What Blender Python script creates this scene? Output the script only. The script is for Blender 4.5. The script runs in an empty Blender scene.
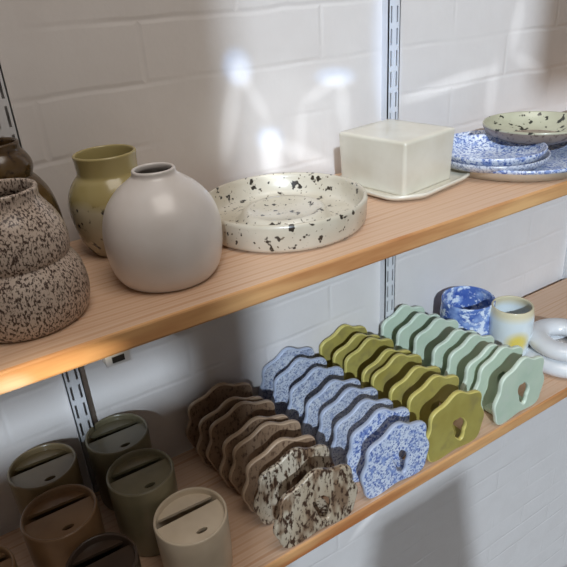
import bpy, bmesh, math, random
from mathutils import Vector, Matrix
random.seed(4)
PI = math.pi
S = bpy.context.scene
C = S.collection
D, T, H = 0.24, 0.0189, 0.3428          # shelf depth, board thickness, drop between the two shelf tops
LOW = -H

# ------------------------------------------------------------------ helpers
def lin(r, g, b):
    f = lambda c: (c/255)/12.92 if c/255 <= .04045 else (((c/255)+.055)/1.055)**2.4
    return (f(r), f(g), f(b), 1)

def mat(name):
    m = bpy.data.materials.new(name); m.use_nodes = True
    nt = m.node_tree
    return m, nt, nt.nodes['Principled BSDF']

def node(nt, typ, **kw):
    n = nt.nodes.new(typ)
    for k, v in kw.items():
        if k in n.inputs: n.inputs[k].default_value = v
        else: setattr(n, k, v)
    return n

def coords(nt, scale=(1, 1, 1), rand=True, src='Object'):
    tc = node(nt, 'ShaderNodeTexCoord')
    mp = node(nt, 'ShaderNodeMapping')
    mp.inputs['Scale'].default_value = scale
    nt.links.new(tc.outputs[src], mp.inputs['Vector'])
    if rand:
        oi = node(nt, 'ShaderNodeObjectInfo')
        mu = node(nt, 'ShaderNodeMath', operation='MULTIPLY'); mu.inputs[1].default_value = 37.0
        nt.links.new(oi.outputs['Random'], mu.inputs[0])
        nt.links.new(mu.outputs[0], mp.inputs['Location'])
    return mp.outputs['Vector']

def ramp(nt, fac, stops, interp='LINEAR'):
    r = node(nt, 'ShaderNodeValToRGB')
    r.color_ramp.interpolation = interp
    e = r.color_ramp.elements
    while len(e) < len(stops): e.new(0.5)
    for el, (p, c) in zip(e, stops):
        el.position = p; el.color = c
    nt.links.new(fac, r.inputs['Fac'])
    return r.outputs['Color']

def mixc(nt, fac, a, b):
    m = node(nt, 'ShaderNodeMix', data_type='RGBA')
    for sock, v in ((m.inputs[0], fac), (m.inputs[6], a), (m.inputs[7], b)):
        if isinstance(v, (tuple, float, int)): sock.default_value = v
        else: nt.links.new(v, sock)
    return m.outputs[2]

def noise(nt, vec, scale, detail=3, rough=.5):
    n = node(nt, 'ShaderNodeTexNoise', Scale=scale, Detail=detail, Roughness=rough)
    nt.links.new(vec, n.inputs['Vector'])
    return n.outputs['Fac']

def bump(nt, bs, h, strength, dist):
    b = node(nt, 'ShaderNodeBump', Strength=strength, Distance=dist)
    nt.links.new(h, b.inputs['Height']); nt.links.new(b.outputs['Normal'], bs.inputs['Normal'])

def glaze(name, base, var, speck=None, scale=300, thr=.62, soft=.03, stretch=(1, 1, 1), rough=.3,
          speck2=None, scale2=0, thr2=.6, coat=.25, soft2=.02):
    """fired glaze: a slightly mottled base colour with one or two layers of speckles"""
    m, nt, bs = mat(name)
    v = coords(nt, stretch)
    col = mixc(nt, ramp(nt, noise(nt, v, 22, 3), [(.35, (0, 0, 0, 1)), (.68, (1, 1, 1, 1))]), base, var)
    if speck2:
        f = ramp(nt, noise(nt, v, scale2, 2, .55), [(thr2 - soft2, (0, 0, 0, 1)), (thr2 + soft2, (1, 1, 1, 1))])
        col = mixc(nt, f, col, speck2)
    if speck:
        f = ramp(nt, noise(nt, v, scale, 2, .6), [(thr - soft, (0, 0, 0, 1)), (thr + soft, (1, 1, 1, 1))])
        col = mixc(nt, f, col, speck)
    nt.links.new(col, bs.inputs['Base Color'])
    bs.inputs['Roughness'].default_value = rough
    bs.inputs['Coat Weight'].default_value = coat
    bs.inputs['Coat Roughness'].default_value = .18
    bump(nt, bs, noise(nt, v, 60, 2), .12, .002)
    return m

def mesh_obj(name, bm, mats, parent=None, smooth=True, loc=None):
    bmesh.ops.recalc_face_normals(bm, faces=bm.faces)
    me = bpy.data.meshes.new(name); bm.to_mesh(me); bm.free()
    if not isinstance(mats, (list, tuple)): mats = [mats]
    for m in mats: me.materials.append(m)
    if smooth:
        for p in me.polygons: p.use_smooth = True
    o = bpy.data.objects.new(name, me); C.objects.link(o)
    if parent: o.parent = parent
    if loc: o.location = loc
    return o

def tag(o, label, cat, group=None):
    o['label'] = label; o['category'] = cat
    if group: o['group'] = group
    return o

def thing(name, loc, label, cat, group=None, rz=0):
    o = bpy.data.objects.new(name, None); C.objects.link(o)
    o.empty_display_size = .02; o.location = loc; o.rotation_euler.z = rz
    return tag(o, label, cat, group)

def struct(o):
    o['kind'] = 'structure'; return o

def box_bm(bm, x0, x1, y0, y1, z0, z1, mi=0):
    vs = [bm.verts.new((x, y, z)) for z in (z0, z1) for y in (y0, y1) for x in (x0, x1)]
    for q in ((0, 1, 3, 2), (4, 6, 7, 5), (0, 4, 5, 1), (2, 3, 7, 6), (0, 2, 6, 4), (1, 5, 7, 3)):
        f = bm.faces.new([vs[i] for i in q]); f.material_index = mi
    return vs

def smooth_profile(pts, n=4):
    """Catmull-Rom through (r, z) points; a repeated point makes a corner"""
    out = []
    for i in range(len(pts)-1):
        p0 = pts[max(i-1, 0)]; p1 = pts[i]; p2 = pts[i+1]; p3 = pts[min(i+2, len(pts)-1)]
        if p1 == p2: continue
        for k in range(n):
            t = k/n
            out.append(tuple(.5*((2*b) + (-a+c)*t + (2*a-5*b+4*c-d)*t*t + (-a+3*b-3*c+d)*t**3)
                             for a, b, c, d in zip(p0, p1, p2, p3)))
    out.append(pts[-1])
    return [(max(r, 0.0), z) for r, z in out]

def lathe(bm, prof, seg=64, wob=0.0, ph=0.0, lobes=0, lobe_amp=0.0, mi=None):
    rings = []
    for r, z in prof:
        if r < 1e-5:
            rings.append([bm.verts.new((0, 0, z))]); continue
        ring = []
        for i in range(seg):
            a = 2*PI*i/seg
            k = 1 + wob*math.sin(2*a+ph) + wob*.6*math.sin(3*a+1.7*ph+z*40)
            if lobes: k *= 1 + lobe_amp*math.cos(lobes*a+ph)
            ring.append(bm.verts.new((r*k*math.cos(a), r*k*math.sin(a), z)))
        rings.append(ring)
    for j, (a, b) in enumerate(zip(rings, rings[1:])):
        m = mi(j) if mi else 0
        for i in range(seg):
            i2 = (i+1) % seg
            if len(a) == 1 and len(b) == 1: continue
            if len(a) == 1: f = bm.faces.new((a[0], b[i], b[i2]))
            elif len(b) == 1: f = bm.faces.new((a[i], a[i2], b[0]))
            else: f = bm.faces.new((a[i], a[i2], b[i2], b[i]))
            f.material_index = m
    return bm

def vessel(outer, wall, floor_z):
    """closed profile from an outer (r,z) curve: up the outside, over the lip, down the inside"""
    o = smooth_profile(outer)
    inner = [(max(r-wall, .001), z) for r, z in o if z > floor_z+.002]
    lip = o[-1]
    cap = [(lip[0]-wall*.15, lip[1]+wall*.35), (lip[0]-wall*.5, lip[1]+wall*.5), (lip[0]-wall*.85, lip[1]+wall*.35)]
    inner = inner[::-1]
    return [(0, o[0][1])] + o + cap + inner + [(max(inner[-1][0]-.006, .002), floor_z), (0, floor_z)]

# ------------------------------------------------------------------ materials
def wall_material():
    m, nt, bs = mat('painted_brick')
    v = coords(nt, rand=False)
    sep = node(nt, 'ShaderNodeSeparateXYZ'); nt.links.new(v, sep.inputs[0])
    com = node(nt, 'ShaderNodeCombineXYZ')
    off = node(nt, 'ShaderNodeMath', operation='ADD'); off.inputs[1].default_value = -.0894
    nt.links.new(sep.outputs['X'], com.inputs['X']); nt.links.new(sep.outputs['Z'], off.inputs[0])
    # joints wander a little under the thick paint
    wn = node(nt, 'ShaderNodeTexNoise', Scale=9.0, Detail=3.0); nt.links.new(v, wn.inputs['Vector'])
    wm = node(nt, 'ShaderNodeMath', operation='MULTIPLY_ADD'); wm.inputs[1].default_value = .012
    nt.links.new(wn.outputs['Fac'], wm.inputs[0]); nt.links.new(off.outputs[0], wm.inputs[2])
    nt.links.new(wm.outputs[0], com.inputs['Y'])
    br = node(nt, 'ShaderNodeTexBrick', Scale=1.0)
    br.inputs['Mortar Size'].default_value = .005; br.inputs['Mortar Smooth'].default_value = 1.0
    br.inputs['Brick Width'].default_value = .235; br.inputs['Row Height'].default_value = .0637
    br.inputs['Color1'].default_value = (1, 1, 1, 1); br.inputs['Color2'].default_value = (.8, .8, .8, 1)
    br.inputs['Mortar'].default_value = (0, 0, 0, 1)
    nt.links.new(com.outputs[0], br.inputs['Vector'])
    n1 = noise(nt, v, 14, 5, .6); n2 = noise(nt, v, 95, 3, .6)
    # joints nearly fill with paint in places
    fill = ramp(nt, noise(nt, v, 6, 2), [(.38, (0, 0, 0, 1)), (.62, (1, 1, 1, 1))])
    h = mixc(nt, fill, br.outputs['Color'], (.9, .9, .9, 1))
    add = node(nt, 'ShaderNodeMix', data_type='FLOAT'); add.inputs[0].default_value = .45
    nt.links.new(h, add.inputs[2]); nt.links.new(n1, add.inputs[3])
    add2 = node(nt, 'ShaderNodeMix', data_type='FLOAT'); add2.inputs[0].default_value = .1
    nt.links.new(add.outputs[0], add2.inputs[2]); nt.links.new(n2, add2.inputs[3])
    bump(nt, bs, add2.outputs[0], .36, .0045)
    col = mixc(nt, n1, lin(214, 207, 203), lin(228, 223, 220))
    nt.links.new(col, bs.inputs['Base Color'])
    bs.inputs['Roughness'].default_value = .42
    return m

def wood_material():
    m, nt, bs = mat('pine_board')
    v = coords(nt, (1.0, 9, 9))
    n = noise(nt, v, 3.5, 4, .6)
    w = node(nt, 'ShaderNodeTexWave', Scale=3.4, Distortion=5.5, Detail=3.0)
    w.bands_direction = 'Y'; w.inputs['Detail Scale'].default_value = .9
    nt.links.new(v, w.inputs['Vector'])
    v2 = coords(nt, (3, 260, 260))
    fine = noise(nt, v2, 1.2, 3, .6)
    c1 = ramp(nt, w.outputs['Fac'], [(.1, lin(208, 174, 146)), (.55, lin(214, 184, 158)), (.95, lin(196, 154, 122))])
    c2 = mixc(nt, ramp(nt, n, [(.35, (0, 0, 0, 1)), (.7, (1, 1, 1, 1))]), c1, lin(208, 174, 146))
    c3 = mixc(nt, ramp(nt, fine, [(.52, (0, 0, 0, 1)), (.8, (.4, .4, .4, 1))]), c2, lin(188, 140, 104))
    # the sawn and varnished long edge shows warmer end-on growth rings
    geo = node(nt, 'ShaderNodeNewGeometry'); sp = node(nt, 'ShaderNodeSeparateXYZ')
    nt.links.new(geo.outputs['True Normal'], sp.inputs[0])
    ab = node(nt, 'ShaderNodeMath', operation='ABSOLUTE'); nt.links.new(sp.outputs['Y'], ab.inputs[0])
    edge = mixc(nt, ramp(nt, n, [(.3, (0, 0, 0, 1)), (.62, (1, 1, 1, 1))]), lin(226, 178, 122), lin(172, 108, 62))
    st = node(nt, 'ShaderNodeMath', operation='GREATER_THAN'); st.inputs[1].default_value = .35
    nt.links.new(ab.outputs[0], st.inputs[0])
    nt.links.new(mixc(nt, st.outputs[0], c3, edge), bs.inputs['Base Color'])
    bs.inputs['Roughness'].default_value = .5
    bump(nt, bs, fine, .15, .001)
    return m

def plain(name, col, rough=.5, metal=0.0, nscale=40, amp=.06):
    m, nt, bs = mat(name)
    v = coords(nt)
    dk = tuple(c*(1-amp) for c in col[:3]) + (1,)
    nt.links.new(mixc(nt, noise(nt, v, nscale, 3), col, dk), bs.inputs['Base Color'])
    bs.inputs['Roughness'].default_value = rough; bs.inputs['Metallic'].default_value = metal
    return m

M = {}
M['wall'] = wall_material()
M['wood'] = wood_material()
M['steel'] = plain('white_enamel', lin(214, 214, 216), .35)
M['dark'] = plain('dark_recess', lin(40, 36, 34), .8)
M['floor'] = plain('grey_floor', lin(150, 140, 132), .7, nscale=8, amp=.2)
M['sun_mask'] = plain('sun_mask_paint', lin(225, 222, 215), .5)
M['white_glaze'] = glaze('white_satin_glaze', lin(224, 219, 216), lin(214, 207, 202), rough=.3)
M['brown_speck'] = glaze('brown_speckled_glaze', lin(200, 184, 170), lin(184, 164, 148), lin(66, 46, 36), 620, .535, .06,
                         (1, 1, .55), .38)
M['brown_glaze'] = glaze('dark_brown_glaze', lin(98, 76, 44), lin(72, 52, 28), lin(50, 34, 18), 120, .6, .08, rough=.25)
M['cream_spot'] = glaze('cream_spotted_glaze', lin(212, 204, 188), lin(194, 184, 164), lin(48, 40, 32), 95, .635, .02,
                        rough=.3, speck2=lin(112, 98, 80), scale2=240, thr2=.68)
M['spot_inside'] = glaze('grey_green_spotted_glaze', lin(186, 184, 160), lin(168, 164, 140), lin(44, 44, 36), 90, .62, .02, rough=.3)
M['cream'] = glaze('cream_glaze', lin(222, 217, 203), lin(210, 203, 186), rough=.28)
M['blue_speck'] = glaze('blue_speckled_glaze', lin(220, 226, 236), lin(198, 208, 228), lin(80, 104, 168), 330, .56, .06, rough=.3,
                        speck2=lin(134, 154, 202), scale2=150, thr2=.57, soft2=.07)
M['blue_grey_speck'] = glaze('blue_grey_speckled_glaze', lin(204, 208, 216), lin(184, 190, 204), lin(112, 122, 152), 360, .56, .07,
                             rough=.32, speck2=lin(158, 168, 192), scale2=150, thr2=.58, soft2=.07)
M['blue_edge'] = plain('blue_glaze_edge', lin(178, 188, 210), .35)
M['olive'] = glaze('olive_glaze', lin(172, 160, 88), lin(156, 142, 72), lin(146, 134, 80), 40, .62, .1, rough=.28)
M['olive_edge'] = plain('olive_glaze_edge', lin(204, 190, 110), .35)
M['sage'] = glaze('sage_green_glaze', lin(198, 212, 190), lin(184, 202, 180), lin(196, 208, 190), 40, .62, .1, rough=.28)
M['sage_edge'] = plain('sage_glaze_edge', lin(216, 228, 210), .35)
M['bark'] = glaze('bark_speckled_glaze', lin(196, 184, 164), lin(168, 150, 126), lin(66, 46, 34), 280, .55, .05, (1, 1, .4), .38,
                  speck2=lin(128, 104, 82), scale2=70, thr2=.53, soft2=.06)
M['bark_brown'] = glaze('brown_clay_glaze', lin(158, 132, 108), lin(136, 108, 84), lin(92, 68, 52), 260, .60, .08, (1, 1, .5), .4)
M['bark_edge'] = plain('bark_glaze_edge', lin(184, 158, 132), .4)
M['grey_brown'] = glaze('grey_brown_glaze', lin(150, 134, 120), lin(132, 114, 100), lin(96, 78, 66), 180, .6, .06, rough=.4)
M['cup_cream'] = glaze('cup_cream_glaze', lin(224, 210, 188), lin(208, 192, 168), rough=.32)
M['cup_olive'] = glaze('cup_pale_olive_glaze', lin(140, 122, 90), lin(122, 104, 72), rough=.32)
M['cup_green'] = glaze('cup_grey_green_glaze', lin(136, 128, 102), lin(116, 108, 84), rough=.32)
M['cup_tan'] = glaze('cup_tan_glaze', lin(140, 110, 80), lin(122, 92, 64), rough=.32)
M['cup_dark'] = glaze('cup_dark_brown_glaze', lin(70, 56, 46), lin(56, 44, 36), rough=.3)
M['white_gloss'] = glaze('white_gloss_glaze', lin(226, 226, 226), lin(214, 216, 220), rough=.22)
M['blue_mug'] = glaze('blue_streaked_glaze', lin(96, 124, 190), lin(66, 92, 168), lin(224, 232, 244), 85, .56, .05, (1, 1, 1.2),
                      .25, speck2=lin(150, 174, 220), scale2=40, thr2=.58, soft2=.08)

def two_zone(name, top, top2, low, low2, speck, zsplit):
    """olive dip over a pale speckled body, meeting in a wavering line"""
    m, nt, bs = mat(name)
    v = coords(nt)
    tc = node(nt, 'ShaderNodeTexCoord'); sp = node(nt, 'ShaderNodeSeparateXYZ'); nt.links.new(tc.outputs['Object'], sp.inputs[0])
    wob = node(nt, 'ShaderNodeMath', operation='MULTIPLY_ADD'); wob.inputs[1].default_value = .014
    nt.links.new(noise(nt, v, 30, 2), wob.inputs[0]); nt.links.new(sp.outputs['Z'], wob.inputs[2])
    mr = node(nt, 'ShaderNodeMapRange'); mr.inputs['From Min'].default_value = zsplit+.003; mr.inputs['From Max'].default_value = zsplit+.011
    nt.links.new(wob.outputs[0], mr.inputs['Value'])
    up = mixc(nt, noise(nt, v, 20, 3), top, top2)
    lo = mixc(nt, noise(nt, v, 25, 3), low, low2)
    lo = mixc(nt, ramp(nt, noise(nt, v, 120, 2), [(.60, (0, 0, 0, 1)), (.66, (1, 1, 1, 1))]), lo, speck)
    nt.links.new(mixc(nt, mr.outputs[0], lo, up), bs.inputs['Base Color'])
    bs.inputs['Roughness'].default_value = .25; bs.inputs['Coat Weight'].default_value = .3
    return m
M['olive_dip'] = two_zone('olive_dipped_glaze', lin(176, 162, 112), lin(162, 146, 94), lin(206, 198, 172), lin(170, 158, 128), lin(50, 46, 54), .058)

def drip_material():
    """white tumbler glaze with one yellow run near the foot and a straw coloured rim"""
    m, nt, bs = mat('white_glaze_yellow_run')
    v = coords(nt, rand=False)
    dist = node(nt, 'ShaderNodeVectorMath', operation='DISTANCE'); dist.inputs[1].default_value = (-.017, -.030, .044)
    sc = node(nt, 'ShaderNodeVectorMath', operation='ADD'); nt.links.new(v, sc.inputs[0]); sc.inputs[1].default_value = (0, 0, 0)
    nt.links.new(sc.outputs[0], dist.inputs[0])
    f = ramp(nt, dist.outputs['Value'], [(.010, (1, 1, 1, 1)), (.024, (0, 0, 0, 1))])
    sp = node(nt, 'ShaderNodeSeparateXYZ'); nt.links.new(v, sp.inputs[0])
    rim = ramp(nt, sp.outputs['Z'], [(.078, (0, 0, 0, 1)), (.09, (1, 1, 1, 1))])
    c = mixc(nt, noise(nt, v, 24, 3), lin(214, 226, 234), lin(226, 230, 226))
    c = mixc(nt, rim, c, lin(222, 210, 176))
    nt.links.new(mixc(nt, f, c, lin(222, 200, 92)), bs.inputs['Base Color'])
    bs.inputs['Roughness'].default_value = .16; bs.inputs['Coat Weight'].default_value = .3
    return m
M['drip'] = drip_material()

# ------------------------------------------------------------------ the room
X0, X1 = -1.2, 2.6
bm = bmesh.new(); box_bm(bm, X0, X1, 0, .12, -1.75, 1.5)
struct(mesh_obj('wall_back', bm, M['wall'], smooth=False))
bm = bmesh.new(); box_bm(bm, -2.6, X1, -2.72, .12, -1.80, -1.75)
struct(mesh_obj('floor', bm, M['floor'], smooth=False))
# unseen wall opposite the shelves, added as a sun mask with a shaped opening
WX0, WX1, WZ0, WZ1, WY = -1.237, .75, .10, 2.10, -2.6
VX0, VX1, VZ0, VZ1 = -1.80, -1.322, 1.295, 1.400          # added slot, shaped to let sun onto the left shelf edge and wall
bm = bmesh.new()
for b in ((-2.6, VX0, -1.75, 2.5), (VX0, VX1, -1.75, VZ0), (VX0, VX1, VZ1, 2.5), (VX1, WX0, -1.75, 2.5),
          (WX1, X1, -1.75, 2.5), (WX0, WX1, -1.75, WZ0), (WX0, WX1, WZ1, 2.5)):
    box_bm(bm, b[0], b[1], WY-.06, WY, b[2], b[3])
struct(mesh_obj('sun_mask_wall', bm, M['sun_mask'], smooth=False))
# unseen blockers added in the opening to shade patches of the back wall
bm = bmesh.new(); box_bm(bm, -.66, WX1, WY-.05, WY-.02, 1.61, WZ1)
for k in range(20):                                      # spaced strips, for a softer patch of shade
    zz = .12+.036*k; xa = -1.12+.006*k; xb = -.62-.007*k
    box_bm(bm, xa, xb, WY-.05, WY-.04, zz, zz+.020)
struct(mesh_obj('sun_blockers', bm, M['sun_mask'], smooth=False))

# ------------------------------------------------------------------ shelving
def upright(x, z0, z1, label):
    bm = bmesh.new()
    xs = [-.0102, -.0063, -.0037, .0037, .0063, .0102]; y = -.013
    zs = []; z = z0
    while z < z1-.02:
        zs += [z, z+.007]; z += .027
    zs.append(z)
    grid = [[bm.verts.new((a, y, b)) for a in xs] for b in zs]
    for j in range(len(zs)-1):
        for i in range(5):
            if j % 2 == 1 and i in (1, 3): continue      # the slots
            bm.faces.new((grid[j][i], grid[j][i+1], grid[j+1][i+1], grid[j+1][i]))
    r = bmesh.ops.extrude_face_region(bm, geom=list(bm.faces))
    bmesh.ops.translate(bm, vec=(0, .0016, 0), verts=[g for g in r['geom'] if isinstance(g, bmesh.types.BMVert)])
    for s in (-1, 1):
        xa, xb = sorted((s*.0102, s*.0088))
        box_bm(bm, xa, xb, y, 0, zs[0], zs[-1])
    o = mesh_obj('shelf_upright', bm, M['steel'], smooth=False, loc=(x, 0, 0))
    tag(o, label, 'shelf upright', 'slotted uprights')
    return o
UX = (.0825, .579, 1.078)
for x, lab in zip(UX, ('white slotted metal upright on the wall at the left, behind the vases and cups',
                       'white slotted metal upright on the wall behind the butter dish',
                       'white slotted metal upright on the wall at the far right edge')):
    upright(x, -.42, .80, lab)

def bracket(x, ztop, label, reach=.2375):
    r = thing('shelf_bracket', (x, 0, ztop), label, 'bracket', 'shelf brackets')
    bm = bmesh.new()
    for s in (-1, 1):
        e = reach-.0125
        prof = [(-.013, 0), (-e, 0), (-e, -.012), (-e+.025, -.016), (-.013, -.045)]
        a = [bm.verts.new((s*.0065, y, z)) for y, z in prof]; b = [bm.verts.new((s*.0050, y, z)) for y, z in prof]
        bm.faces.new(a); bm.faces.new(b[::-1])
        for i in range(5):
            j = (i+1) % 5; bm.faces.new((a[i], a[j], b[j], b[i]))
    box_bm(bm, -.0065, .0065, -reach+.0125, -.013, -.0016, 0)
    mesh_obj('arm', bm, M['steel'], r, smooth=False)
    bm = bmesh.new()
    box_bm(bm, -.010, .010, -reach, -reach+.0155, -.0100, 0); box_bm(bm, -.005, .005, -reach-.0005, -reach+.0005, -.0075, -.0022, 1)
    mesh_obj('end_clip', bm, [M['steel'], M['dark']], r, smooth=False)
for x, w in zip((UX[0]+.008, UX[1]), ('left', 'middle')):
    bracket(x, -T, 'white metal bracket under the upper shelf on the %s upright' % w, .2375 if w == 'left' else .205)
    bracket(x, LOW-T, 'white metal bracket under the lower shelf on the %s upright' % w, .2375 if w == 'left' else .205)

def shelf(z, label):
    bm = bmesh.new(); box_bm(bm, -.62, 1.55, -D, -.0132, -T, 0)
    bmesh.ops.bevel(bm, geom=list(bm.edges), offset=.0022, segments=2, affect='EDGES', profile=.5)
    o = mesh_obj('wooden_shelf', bm, M['wood'], smooth=False, loc=(0, 0, z))
    return tag(o, label, 'shelf', 'pine shelves')
shelf(0, 'upper pine shelf board carrying the vases, dishes and plates')
shelf(LOW, 'lower pine shelf board carrying the cups, mugs and wavy napkin holders')

# ------------------------------------------------------------------ upper shelf
def pot(name, label, cat, xy, z, prof, m, wob=.008, ph=0., group=None, seg=72):
    bm = lathe(bmesh.new(), prof, seg, wob, ph)
    o = mesh_obj(name, bm, m, loc=(xy[0], xy[1], z))
    return tag(o, label, cat, group)

pot('vase', 'smooth white rounded vase with a narrow low neck', 'vase', (.170, -.163), 0,
    vessel([(.040, 0), (.044, .002), (.0495, .012), (.0528, .030), (.0525, .050), (.047, .068), (.036, .082), (.0235, .0915), (.0195, .095), (.0190, .0985)], .003, .005),
    M['white_glaze'], group='vases on the upper shelf')
TIER = [(.041, 0), (.045, .002), (.0490, .012), (.0500, .025), (.0480, .040), (.0436, .049), (.0412, .053), (.0412, .054), (.0428, .059), (.0430, .068), (.0415, .076), (.0375, .086), (.0315, .095), (.0288, .101), (.0292, .108)]
pot('vase', 'pale two-tiered vase densely speckled brown at the left front of the shelf', 'vase', (.045, -.166), 0,
    vessel(TIER, .0035, .005), M['brown_speck'], ph=1., group='vases on the upper shelf')
pot('vase', 'dark brown glazed two-tiered vase behind the speckled one', 'vase', (.060, -.062), 0,
    vessel([(.036, 0), (.040, .002), (.044, .012), (.0455, .03), (.0445, .055), (.040, .075), (.0335, .087), (.0290, .0925), (.0290, .094), (.0305, .099), (.0305, .105), (.0275, .112), (.0238, .117), (.024, .123)], .0035, .005), M['brown_glaze'], ph=2., group='vases on the upper shelf')
pot('vase', 'olive vase with a flared collar and a pale dark-spotted lower half', 'vase', (.157, -.068), 0,
    vessel([(.028, 0), (.031, .002), (.0385, .016), (.0430, .034), (.0440, .050), (.0415, .063), (.0350, .0745), (.0305, .0795), (.0295, .084), (.0299, .093), (.0306, .0985)], .003, .005),
    M['olive_dip'], ph=.5, group='vases on the upper shelf')

bm = bmesh.new()
prof = [(0, 0), (.079, 0), (.083, .002), (.0855, .006), (.0868, .027), (.0862, .0300), (.0845, .0312), (.0828, .0300), (.0815, .026),
        (.0795, .010), (.074, .0065), (.052, .0065), (.047, .0085), (.044, .0150), (.040, .0180), (.036, .0165), (.030, .0130), (0, .0125)]
o = mesh_obj('ring_dish', lathe(bm, prof, 96, .004, .6), M['cream_spot'], loc=(.322, -.125, 0)); o.scale = (1.045, 1.045, 1.0)
tag(o, 'round low-walled cream dish spotted black with a raised ring inside', 'dish')

# butter dish
def rounded_rect(w, d, r, n=8):
    pts = []
    for cx, cy, a0 in ((w/2-r, d/2-r, 0), (-w/2+r, d/2-r, 90), (-w/2+r, -d/2+r, 180), (w/2-r, -d/2+r, 270)):
        for k in range(n+1):
            a = math.radians(a0+90*k/n); pts.append((cx+r*math.cos(a), cy+r*math.sin(a)))
    return pts
def loft(bm, loops, cap0=True, cap1=True, mi=0):
    vl = [[bm.verts.new(p) for p in lp] for lp in loops]
    n = len(vl[0])
    for a, b in zip(vl, vl[1:]):
        for i in range(n):
            f = bm.faces.new((a[i], a[(i+1) % n], b[(i+1) % n], b[i])); f.material_index = mi
    if cap0: bm.faces.new(vl[0][::-1])
    if cap1: bm.faces.new(vl[-1])
    return vl
bd = thing('butter_dish', (.499, -.1075, 0), 'cream rectangular lidded butter dish on a wavy-edged tray', 'butter dish', rz=.151)
def tray_loop(k, z, lift):
    out = []
    for i, (x, y) in enumerate(rounded_rect(.146*k, .132*k, .035*k, 14)):
        a = math.atan2(y, x); w = 1+.022*math.sin(9*a+.8)
        out.append((x*w+.014, y*w-.001, z+lift*math.sin(5*a)))
    return out
bm = bmesh.new()
loft(bm, [tray_loop(.80, 0, 0), tray_loop(.90, .001, 0), tray_loop(1.0, .006, .001), tray_loop(1.005, .0085, .001), tray_loop(.985, .0095, .001), tray_loop(.90, .0075, 0), tray_loop(.82, .0065, 0)])
mesh_obj('tray', bm, M['cream'], bd)
bm = bmesh.new()
w_, d_ = .095, .104
def rl(k, z, r): return [(x, y, z) for x, y in rounded_rect(w_*k, d_*k, r, 6)]
loft(bm, [rl(.92, .0066, .004), rl(.965, .0066, .005), rl(.972, .009, .005), rl(.985, .035, .005), rl(1.0, .0655, .004), rl(.994, .0680, .004), rl(.97, .069, .004), rl(.80, .0688, .004)])
mesh_obj('cover', bm, M['cream'], bd)

def plate(name, label, cat, xyz, r, h, m, floor=.80, wob=.01, ph=0., group=None, inner=None, zone=(5, 10)):
    prof = [(0, 0), (r*(floor-.08), 0), (r*floor, .0012), (r*.94, h*.55), (r*.99, h-.003), (r, h-.001), (r*.998, h+.0012), (r*.985, h+.0018), (r*.965, h),
            (r*.92, h*.55+.003), (r*floor, .0052), (r*(floor-.1), .0045), (0, .0045)]
    o = mesh_obj(name, lathe(bmesh.new(), prof, 72, wob, ph, mi=(lambda j: 1 if zone[0] <= j < zone[1] else 0) if inner else None), [m, inner] if inner else m, loc=xyz)
    return tag(o, label, cat, group)
plate('plate', 'large blue-speckled plate at the bottom of the plate stack', 'plate', (.684, -.136, 0), .114, .017, M['cream'], .88, group='stacked plates', ph=.3, inner=M['blue_speck'], zone=(4, 99))
plate('plate', 'small blue-speckled plate, lower of two on the large plate', 'plate', (.634, -.143, .0046), .071, .017, M['blue_grey_speck'], .62, group='stacked plates', ph=1.)
plate('plate', 'small blue-speckled plate on top of the stack', 'plate', (.634, -.141, .0092), .067, .020, M['blue_speck'], .60, group='stacked plates', ph=2.)
plate('bowl', 'shallow grey-brown bowl, spotted inside, sitting on the large plate', 'bowl', (.737, -.130, .0185), .072, .024, M['grey_brown'], .55, ph=1.4, inner=M['spot_inside'])
plate('bowl', 'plain grey-brown bowl at the right edge beyond the plates', 'bowl', (.874, -.150, 0), .070, .030, M['grey_brown'], .45, ph=.9)

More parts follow.
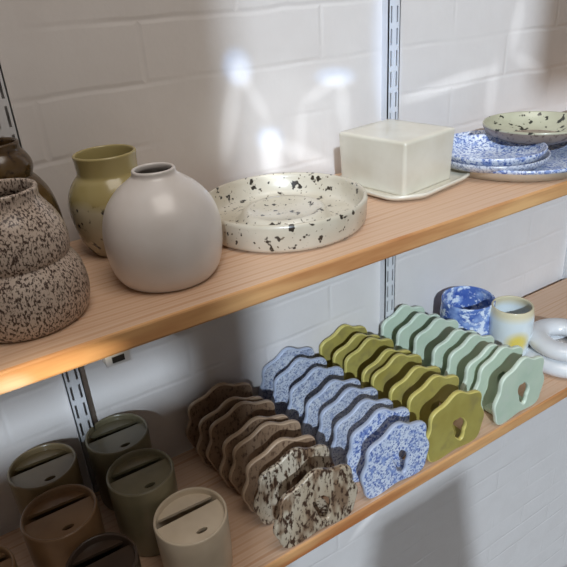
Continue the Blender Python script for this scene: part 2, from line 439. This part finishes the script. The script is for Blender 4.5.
# ------------------------------------------------------------------ lower shelf: half covered cups
def cup(x, y, r, h, m, label):
    root = thing('slotted_cup', (x, y, LOW), label, 'cup', 'slotted cups at the left')
    wall = .0032; zc = h-.007
    prof = [(0, 0), (r*.84, 0), (r*.90, .0015), (r*.945, .006), (r*.975, h*.35), (r*.99, h*.7), (r, h-.002), (r-.0006, h-.0004), (r-wall*.5, h), (r-wall+.0005, h-.0006),
            (r-wall, h-.003), (r*.975-wall, h*.35), (r*.93-wall, .008), (r*.8-wall, .005), (0, .005)]
    mesh_obj('body', lathe(bmesh.new(), prof, 56, .006, x*90), m, root)
    # cover over the front of the mouth with a small oblong hole, and a shorter rear cover across a wedge-shaped slit
    ri = r-wall*.75; n = 40
    def lid(yc, front, z, slope=0.0, hole=None):
        a0 = math.asin(yc/ri); outl = []
        a1, a2 = (PI-a0, 2*PI+a0) if front else (a0+slope, PI-a0)
        for k in range(n+1):
            a = a1+(a2-a1)*k/n; outl.append((ri*math.cos(a), ri*math.sin(a)))
        e0, e1 = outl[-1], outl[0]
        for k in range(1, 16): outl.append((e0[0]+(e1[0]-e0[0])*k/16, e0[1]+(e1[1]-e0[1])*k/16))
        bm = bmesh.new(); N = len(outl)
        V = lambda pts, zz: [bm.verts.new((px, py, zz)) for px, py in pts]
        ot, ob = V(outl, z), V(outl, z-.0035)
        for i in range(N):
            j = (i+1) % N; bm.faces.new((ot[j], ot[i], ob[i], ob[j]))
        if hole:
            hx, hy, ex, ey = hole
            hp = []
            for px, py in outl:
                a = math.atan2(py-hy, px-hx); hp.append((hx+ex*math.cos(a), hy+ey*math.sin(a)))
            it, ib = V(hp, z), V(hp, z-.0035)
            for i in range(N):
                j = (i+1) % N
                bm.faces.new((ot[i], ot[j], it[j], it[i])); bm.faces.new((ob[j], ob[i], ib[i], ib[j])); bm.faces.new((it[i], it[j], ib[j], ib[i]))
        else:
            bm.faces.new(ot); bm.faces.new(ob[::-1])
        return bm
    mesh_obj('cover', lid(.0085, True, zc, hole=(.003, -.0205, .0062, .0030)), m, root, smooth=False)
    mesh_obj('rear_cover', lid(.0200, False, zc-.001, slope=-.10), m, root, smooth=False)
    return root
cup(.1115, -.0420, .0380, .100, M['cup_green'], 'greenish ceramic cup with a slotted cover, nearest the wall below the left upright')
cup(.1117, -.1225, .0375, .100, M['cup_green'], 'grey-green ceramic cup with a slotted cover, middle of the right-hand column')
cup(.1370, -.1970, .0395, .082, M['cup_cream'], 'cream ceramic cup with a slotted cover, nearest the speckled brown napkin holders')
cup(.0220, -.0440, .0380, .100, M['cup_olive'], 'pale olive-tan ceramic cup with a slotted cover, back of the left column')
cup(.0210, -.1240, .0390, .097, M['cup_tan'], 'tan ceramic cup with a slotted cover, in the middle of the left column of cups')
cup(.0405, -.2000, .0350, .084, M['cup_dark'], 'dark brown ceramic cup with a slotted cover, between tan and cream cups')
cup(-.0660, -.1500, .0360, .090, M['cup_tan'], 'tan ceramic cup with a slotted cover, cut off by the bottom left corner')

# ------------------------------------------------------------------ wavy napkin holders
PW, PH, PT = .1090, .0985, .0066
def wavy(theta, amp=.066):
    low = max(0.0, -math.sin(theta))           # squarer towards the feet
    n = 2.02+5.3*low**.6
    c, s = abs(math.cos(theta)), abs(math.sin(theta))
    r = (c**n+s**n)**(-1/n)
    d = math.atan2(math.sin(theta+PI/2), math.cos(theta+PI/2))
    return r*(1+amp*(1-.92*low)*math.cos(7*(theta-PI/2))-.075*math.exp(-(d/.42)**2))
def panel_mesh(name, mats, seed, PW=PW, PH=PH):
    rnd = random.Random(seed)
    N = 112; ths = [2*PI*i/N for i in range(N)]
    p1, p2 = rnd.uniform(0, 6), rnd.uniform(0, 6)
    raw = []
    for t in ths:
        r = wavy(t)*(1+.010*math.sin(2*t+p1)+.008*math.sin(5*t+p2))
        raw.append((r*math.cos(t), r*math.sin(t)))
    xa, xb = min(p[0] for p in raw), max(p[0] for p in raw); za, zb = min(p[1] for p in raw), max(p[1] for p in raw)
    out = [((x-(xa+xb)/2)/(xb-xa)*PW, (z-za)/(zb-za)*PH) for x, z in raw]
    hole = []
    hx, hz = .007, .037
    for t in ths:
        k = 1+.13*math.sin(3*t+.4)+.07*math.cos(5*t)
        hole.append((hx+.0105*k*math.cos(t)+.004*math.sin(t)*-1, hz+.0190*k*math.sin(t)))
    cx, cz = 0, PH*.5
    def ins(pts, d, c):
        r = []
        for i, (x, z) in enumerate(pts):
            (xp, zp), (xn, zn) = pts[i-1], pts[(i+1) % N]
            tx, tz = xn-xp, zn-zp; l = math.hypot(tx, tz) or 1
            r.append((x-tz/l*d, z+tx/l*d))
        return r
    bm = bmesh.new()
    V = lambda pts, y: [bm.verts.new((x, y, z)) for x, z in pts]
    h = PT/2
    e = .0016
    loops = [V(ins(hole, -e, 0), -h), V(ins(out, e, 0), -h), V(ins(out, e*.3, 0), -h+e*.3), V(out, -h+e), V(out, h-e), V(ins(out, e*.3, 0), h-e*.3), V(ins(out, e, 0), h),
             V(ins(hole, -e, 0), h), V(hole, h-e), V(hole, -h+e)]
    edge = {1, 2, 3, 4, 5, 7, 8, 9}
    for k in range(len(loops)):
        a, b = loops[k], loops[(k+1) % len(loops)]
        for i in range(N):
            j = (i+1) % N
            f = bm.faces.new((a[i], a[j], b[j], b[i])); f.material_index = 1 if k in edge else 0
    zmin = min(v.co.z for v in bm.verts)
    for v in bm.verts: v.co.z -= zmin
    bmesh.ops.recalc_face_normals(bm, faces=bm.faces)
    me = bpy.data.meshes.new(name); bm.to_mesh(me); bm.free()
    for m in mats: me.materials.append(m)
    for p in me.polygons: p.use_smooth = p.material_index == 1
    return me
ORD = ('nearest the wall', 'second from the wall', 'second from the shelf edge', 'nearest the shelf edge')
def holder_row(colour, mats_for, xs, pairs, seed, group, size=(PW, PH)):
    for k, ((ya, yb), ms) in enumerate(zip(pairs, mats_for)):
        x = xs[0]+(xs[1]-xs[0])*k/3+random.uniform(-.0015, .0015)
        root = thing('napkin_holder', (x, (ya+yb)/2, LOW), '%s wavy-edged ceramic napkin holder, %s in its row' % (colour, ORD[k]),
                     'napkin holder', group, rz=random.uniform(-.03, .03))
        gap = abs(ya-yb)
        me = panel_mesh('wavy_panel', ms, seed+k, *size)
        for s in (1, -1):
            p = bpy.data.objects.new('wavy_panel', me); C.objects.link(p); p.parent = root
            p.location = (random.uniform(-.0015, .0015), s*gap/2, 0)
        bm = bmesh.new(); g = gap/2-PT/2+.0012
        box_bm(bm, -.030, .030, -g, g, .0035, .0095)
        mesh_obj('base', bm, ms[0], root, smooth=False)
B = lambda a, e: [M[a], M[e]]
holder_row('brown-speckled', [B('bark_brown', 'bark_edge')]*2+[B('bark_brown', 'bark_edge'), B('bark', 'bark')], (.262, .273), [(-.024, -.062), (-.078, -.116), (-.133, -.168), (-.192, -.234)], 10, 'brown-speckled napkin holders', (.115, .095))
holder_row('blue-speckled', [B('blue_grey_speck', 'blue_edge')]*2+[B('blue_grey_speck', 'blue_edge'), B('blue_speck', 'blue_edge')], (.380, .396), [(-.010, -.044), (-.078, -.116), (-.143, -.174), (-.200, -.232)], 20, 'blue-speckled napkin holders')
holder_row('olive', [B('olive', 'olive_edge')]*4, (.486, .500), [(-.010, -.044), (-.064, -.104), (-.122, -.160), (-.190, -.232)], 30, 'olive napkin holders')
holder_row('sage green', [B('sage', 'sage_edge')]*4, (.605, .6255), [(-.020, -.055), (-.085, -.126), (-.150, -.184), (-.198, -.233)], 40, 'sage green napkin holders')

# ------------------------------------------------------------------ lower shelf, right end
def mug_handle(bm, r, z0, z1, ang, out=.022, rad=.0045):
    n, k = 14, 8; rings = []
    c, s = math.cos(ang), math.sin(ang)
    for i in range(n+1):
        t = PI*i/n; d = r-.002+out*math.sin(t)**.8; z = (z0+z1)/2+(z1-z0)/2*math.cos(t)
        tx, tz = out*math.cos(t), -(z1-z0)/2*math.sin(t); l = math.hypot(tx, tz); nx, nz = -tz/l, tx/l
        rings.append([bm.verts.new(((d+rad*math.cos(q)*nx)*c-rad*1.4*math.sin(q)*s, (d+rad*math.cos(q)*nx)*s+rad*1.4*math.sin(q)*c, z+rad*math.cos(q)*nz)) for q in [2*PI*j/k for j in range(k)]])
    for a, b in zip(rings, rings[1:]):
        for j in range(k): bm.faces.new((a[j], a[(j+1) % k], b[(j+1) % k], b[j]))
    bm.faces.new(rings[0]); bm.faces.new(rings[-1][::-1])
pot('tumbler', 'blue tumbler streaked with white against the back wall', 'tumbler', (.705, -.064), LOW,
    vessel([(.036, 0), (.039, .002), (.0425, .015), (.0445, .045), (.0440, .075), (.0435, .094)], .0035, .005), M['blue_mug'], ph=.4, group='tumblers at the right')
pot('tumbler', 'white tumbler with straw-coloured rim and a yellow glaze run', 'tumbler', (.738, -.126), LOW,
    vessel([(.027, 0), (.029, .002), (.0315, .015), (.0345, .050), (.0350, .078), (.0325, .095)], .0035, .012), M['drip'], ph=.9, group='tumblers at the right')
def ring(z, R, r, x, y, label):
    bm = bmesh.new(); n, k = 64, 20
    vs = []
    for i in range(n):
        a = 2*PI*i/n; RR = R*(1+.02*math.sin(3*a+z*90))
        vs.append([bm.verts.new(((RR+r*1.35*math.cos(q))*math.cos(a), (RR+r*1.35*math.cos(q))*math.sin(a), r+r*math.sin(q))) for q in [2*PI*j/k for j in range(k)]])
    for i in range(n):
        for j in range(k):
            bm.faces.new((vs[i][j], vs[(i+1) % n][j], vs[(i+1) % n][(j+1) % k], vs[i][(j+1) % k]))
    o = mesh_obj('ceramic_ring', bm, M['white_gloss'], loc=(x, y, z))
    return tag(o, label, 'ceramic ring', 'white rings at the right')
ring(LOW, .041, .0135, .790, -.190, 'thick white glazed ceramic ring, lower of the stacked pair at the right edge')
ring(LOW+.0265, .039, .0135, .794, -.187, 'thick white glazed ceramic ring, upper of the stacked pair at the right edge')

# ------------------------------------------------------------------ camera
CY, CZ, YAW, PITCH, ROLL, FPX = -.6526, .2309, .5382, .4588, .0715, 596.7
fw = Vector((math.sin(YAW)*math.cos(PITCH), math.cos(YAW)*math.cos(PITCH), -math.sin(PITCH)))
r0 = Vector((math.cos(YAW), -math.sin(YAW), 0)); d0 = fw.cross(r0)
rt = math.cos(ROLL)*r0+math.sin(ROLL)*d0; dn = -math.sin(ROLL)*r0+math.cos(ROLL)*d0
cd = bpy.data.cameras.new('camera'); cam = bpy.data.objects.new('camera', cd); C.objects.link(cam)
mw = Matrix.Identity(4)
for i, ax in enumerate((rt, -dn, -fw)):
    for j in range(3): mw[j][i] = ax[j]
mw.translation = (0, CY, CZ); cam.matrix_world = mw
cd.sensor_width = 36; cd.sensor_fit = 'HORIZONTAL'; cd.lens = FPX/567*36; cd.clip_start = .01
S.camera = cam

# ------------------------------------------------------------------ light
W = bpy.data.worlds.new('world'); S.world = W; W.use_nodes = True
bg = W.node_tree.nodes['Background']; bg.inputs['Color'].default_value = (1.0, .93, .86, 1); bg.inputs['Strength'].default_value = .135

def aim(o, to): o.rotation_euler = (Vector(to)-o.location).to_track_quat('-Z', 'Y').to_euler()
def area(name, loc, to, size, energy, col):
    l = bpy.data.lights.new(name, 'AREA'); l.size = size; l.energy = energy; l.color = col
    o = bpy.data.objects.new(name, l); C.objects.link(o); o.location = loc; aim(o, to); return o
area('ceiling_lamp', (.25, -.72, 1.35), (.30, -.1, 0), .8, 9, (1, .93, .86))
sl = bpy.data.lights.new('low_sun', 'SUN'); sl.energy = 2.75; sl.angle = math.radians(1.1); sl.color = (.74, .87, 1.0)
so = bpy.data.objects.new('low_sun', sl); C.objects.link(so)
so.rotation_euler = Vector((.4546, .766, -.454)).to_track_quat('-Z', 'Y').to_euler()
# sunlight thrown on by the bevelled window glass: small coloured glints and soft streaks
def glint(target, power, col, deg, sx=1.0, sy=1.0, roll=0.0, src=(-.9, -2.1, .62)):
    l = bpy.data.lights.new('glass_glint', 'SPOT'); l.energy = power; l.color = col; l.spot_size = math.radians(deg); l.spot_blend = 1.0
    l.shadow_soft_size = .004
    o = bpy.data.objects.new('glass_glint', l); C.objects.link(o); o.location = src
    q = (Vector(target)-Vector(src)).to_track_quat('-Z', 'Y')
    o.rotation_euler = (q.to_matrix() @ Matrix.Rotation(roll, 3, 'Z')).to_euler(); o.scale = (sx, sy, 1)
def streak(p, q, power, col, width=.35):
    """a thin line of light on the wall from p to q (x, z)"""
    src = Vector((-.9, -2.1, .62)); P, Q = Vector((p[0], 0, p[1])), Vector((q[0], 0, q[1]))
    mid = (P+Q)/2; z = (src-mid).normalized(); y = (Q-P)-z*(Q-P).dot(z); half = y.length/2; y.normalize(); x = y.cross(z)
    l = bpy.data.lights.new('glass_streak', 'SPOT'); l.energy = power*.6; l.color = col; l.spot_size = math.radians(1.2); l.spot_blend = 1.0
    l.shadow_soft_size = .002
    o = bpy.data.objects.new('glass_streak', l); C.objects.link(o)
    k = math.tan(math.radians(.6))*(mid-src).length
    o.matrix_world = Matrix.Translation(src) @ Matrix((x, y, z)).transposed().to_4x4() @ Matrix.Diagonal((width, half*1.25/k, 1, 1))
BLUE, PALE, WARM = (.30, .55, 1), (.85, .93, 1), (1, .88, .66)
glint((.348, 0, .152), 150, BLUE, 1.2, .8, 1.0)
glint((.352, 0, .144), 90, PALE, 1.0, .8, 1.0)
glint((.490, 0, .124), 150, BLUE, 1.2, 1.3, .55)
glint((.494, 0, .117), 90, PALE, 1.0, 1.3, .5)
glint((.385, 0, .062), 170, BLUE, 1.2, .8, .7)
glint((.385, 0, .040), 170, PALE, 1.2, .7, 1.5)
glint((.405, 0, .070), 40, PALE, 4.4, 1.2, 1.0)
streak((.348, .152), (.318, .045), 110, PALE, .5)
streak((.348, .152), (.387, .080), 80, PALE, .4)
streak((.385, .060), (.477, .010), 130, PALE, .5)
streak((.498, .122), (.436, .098), 110, PALE, .4)
streak((.436, .098), (.429, .026), 80, PALE, .4)
streak((.498, .122), (.506, .050), 110, PALE, .5)
streak((.572, .24), (.582, .04), 160, BLUE, 1.0)
streak((.848, .20), (.836, .115), 130, PALE, .5)
streak((.836, .115), (.93, .075), 110, PALE, .5)
streak((.60, .075), (.80, .098), 170, PALE, .5)
streak((.80, .112), (.794, .02), 110, PALE, .5)
streak((.362, -.694), (.475, -.640), 260, PALE, .4)
streak((.50, -.74), (.70, -.60), 200, PALE, .4)
glint((.030, -.24, -.010), 330, WARM, 1.4, 2.6, .6, .1)
glint((.012, -.24, -.014), 380, BLUE, 1.1, .8, .5)

S.view_settings.view_transform = 'Standard'; S.view_settings.look = 'None'; S.view_settings.gamma = 1
S.view_settings.exposure = 0; S.view_settings.use_curve_mapping = False
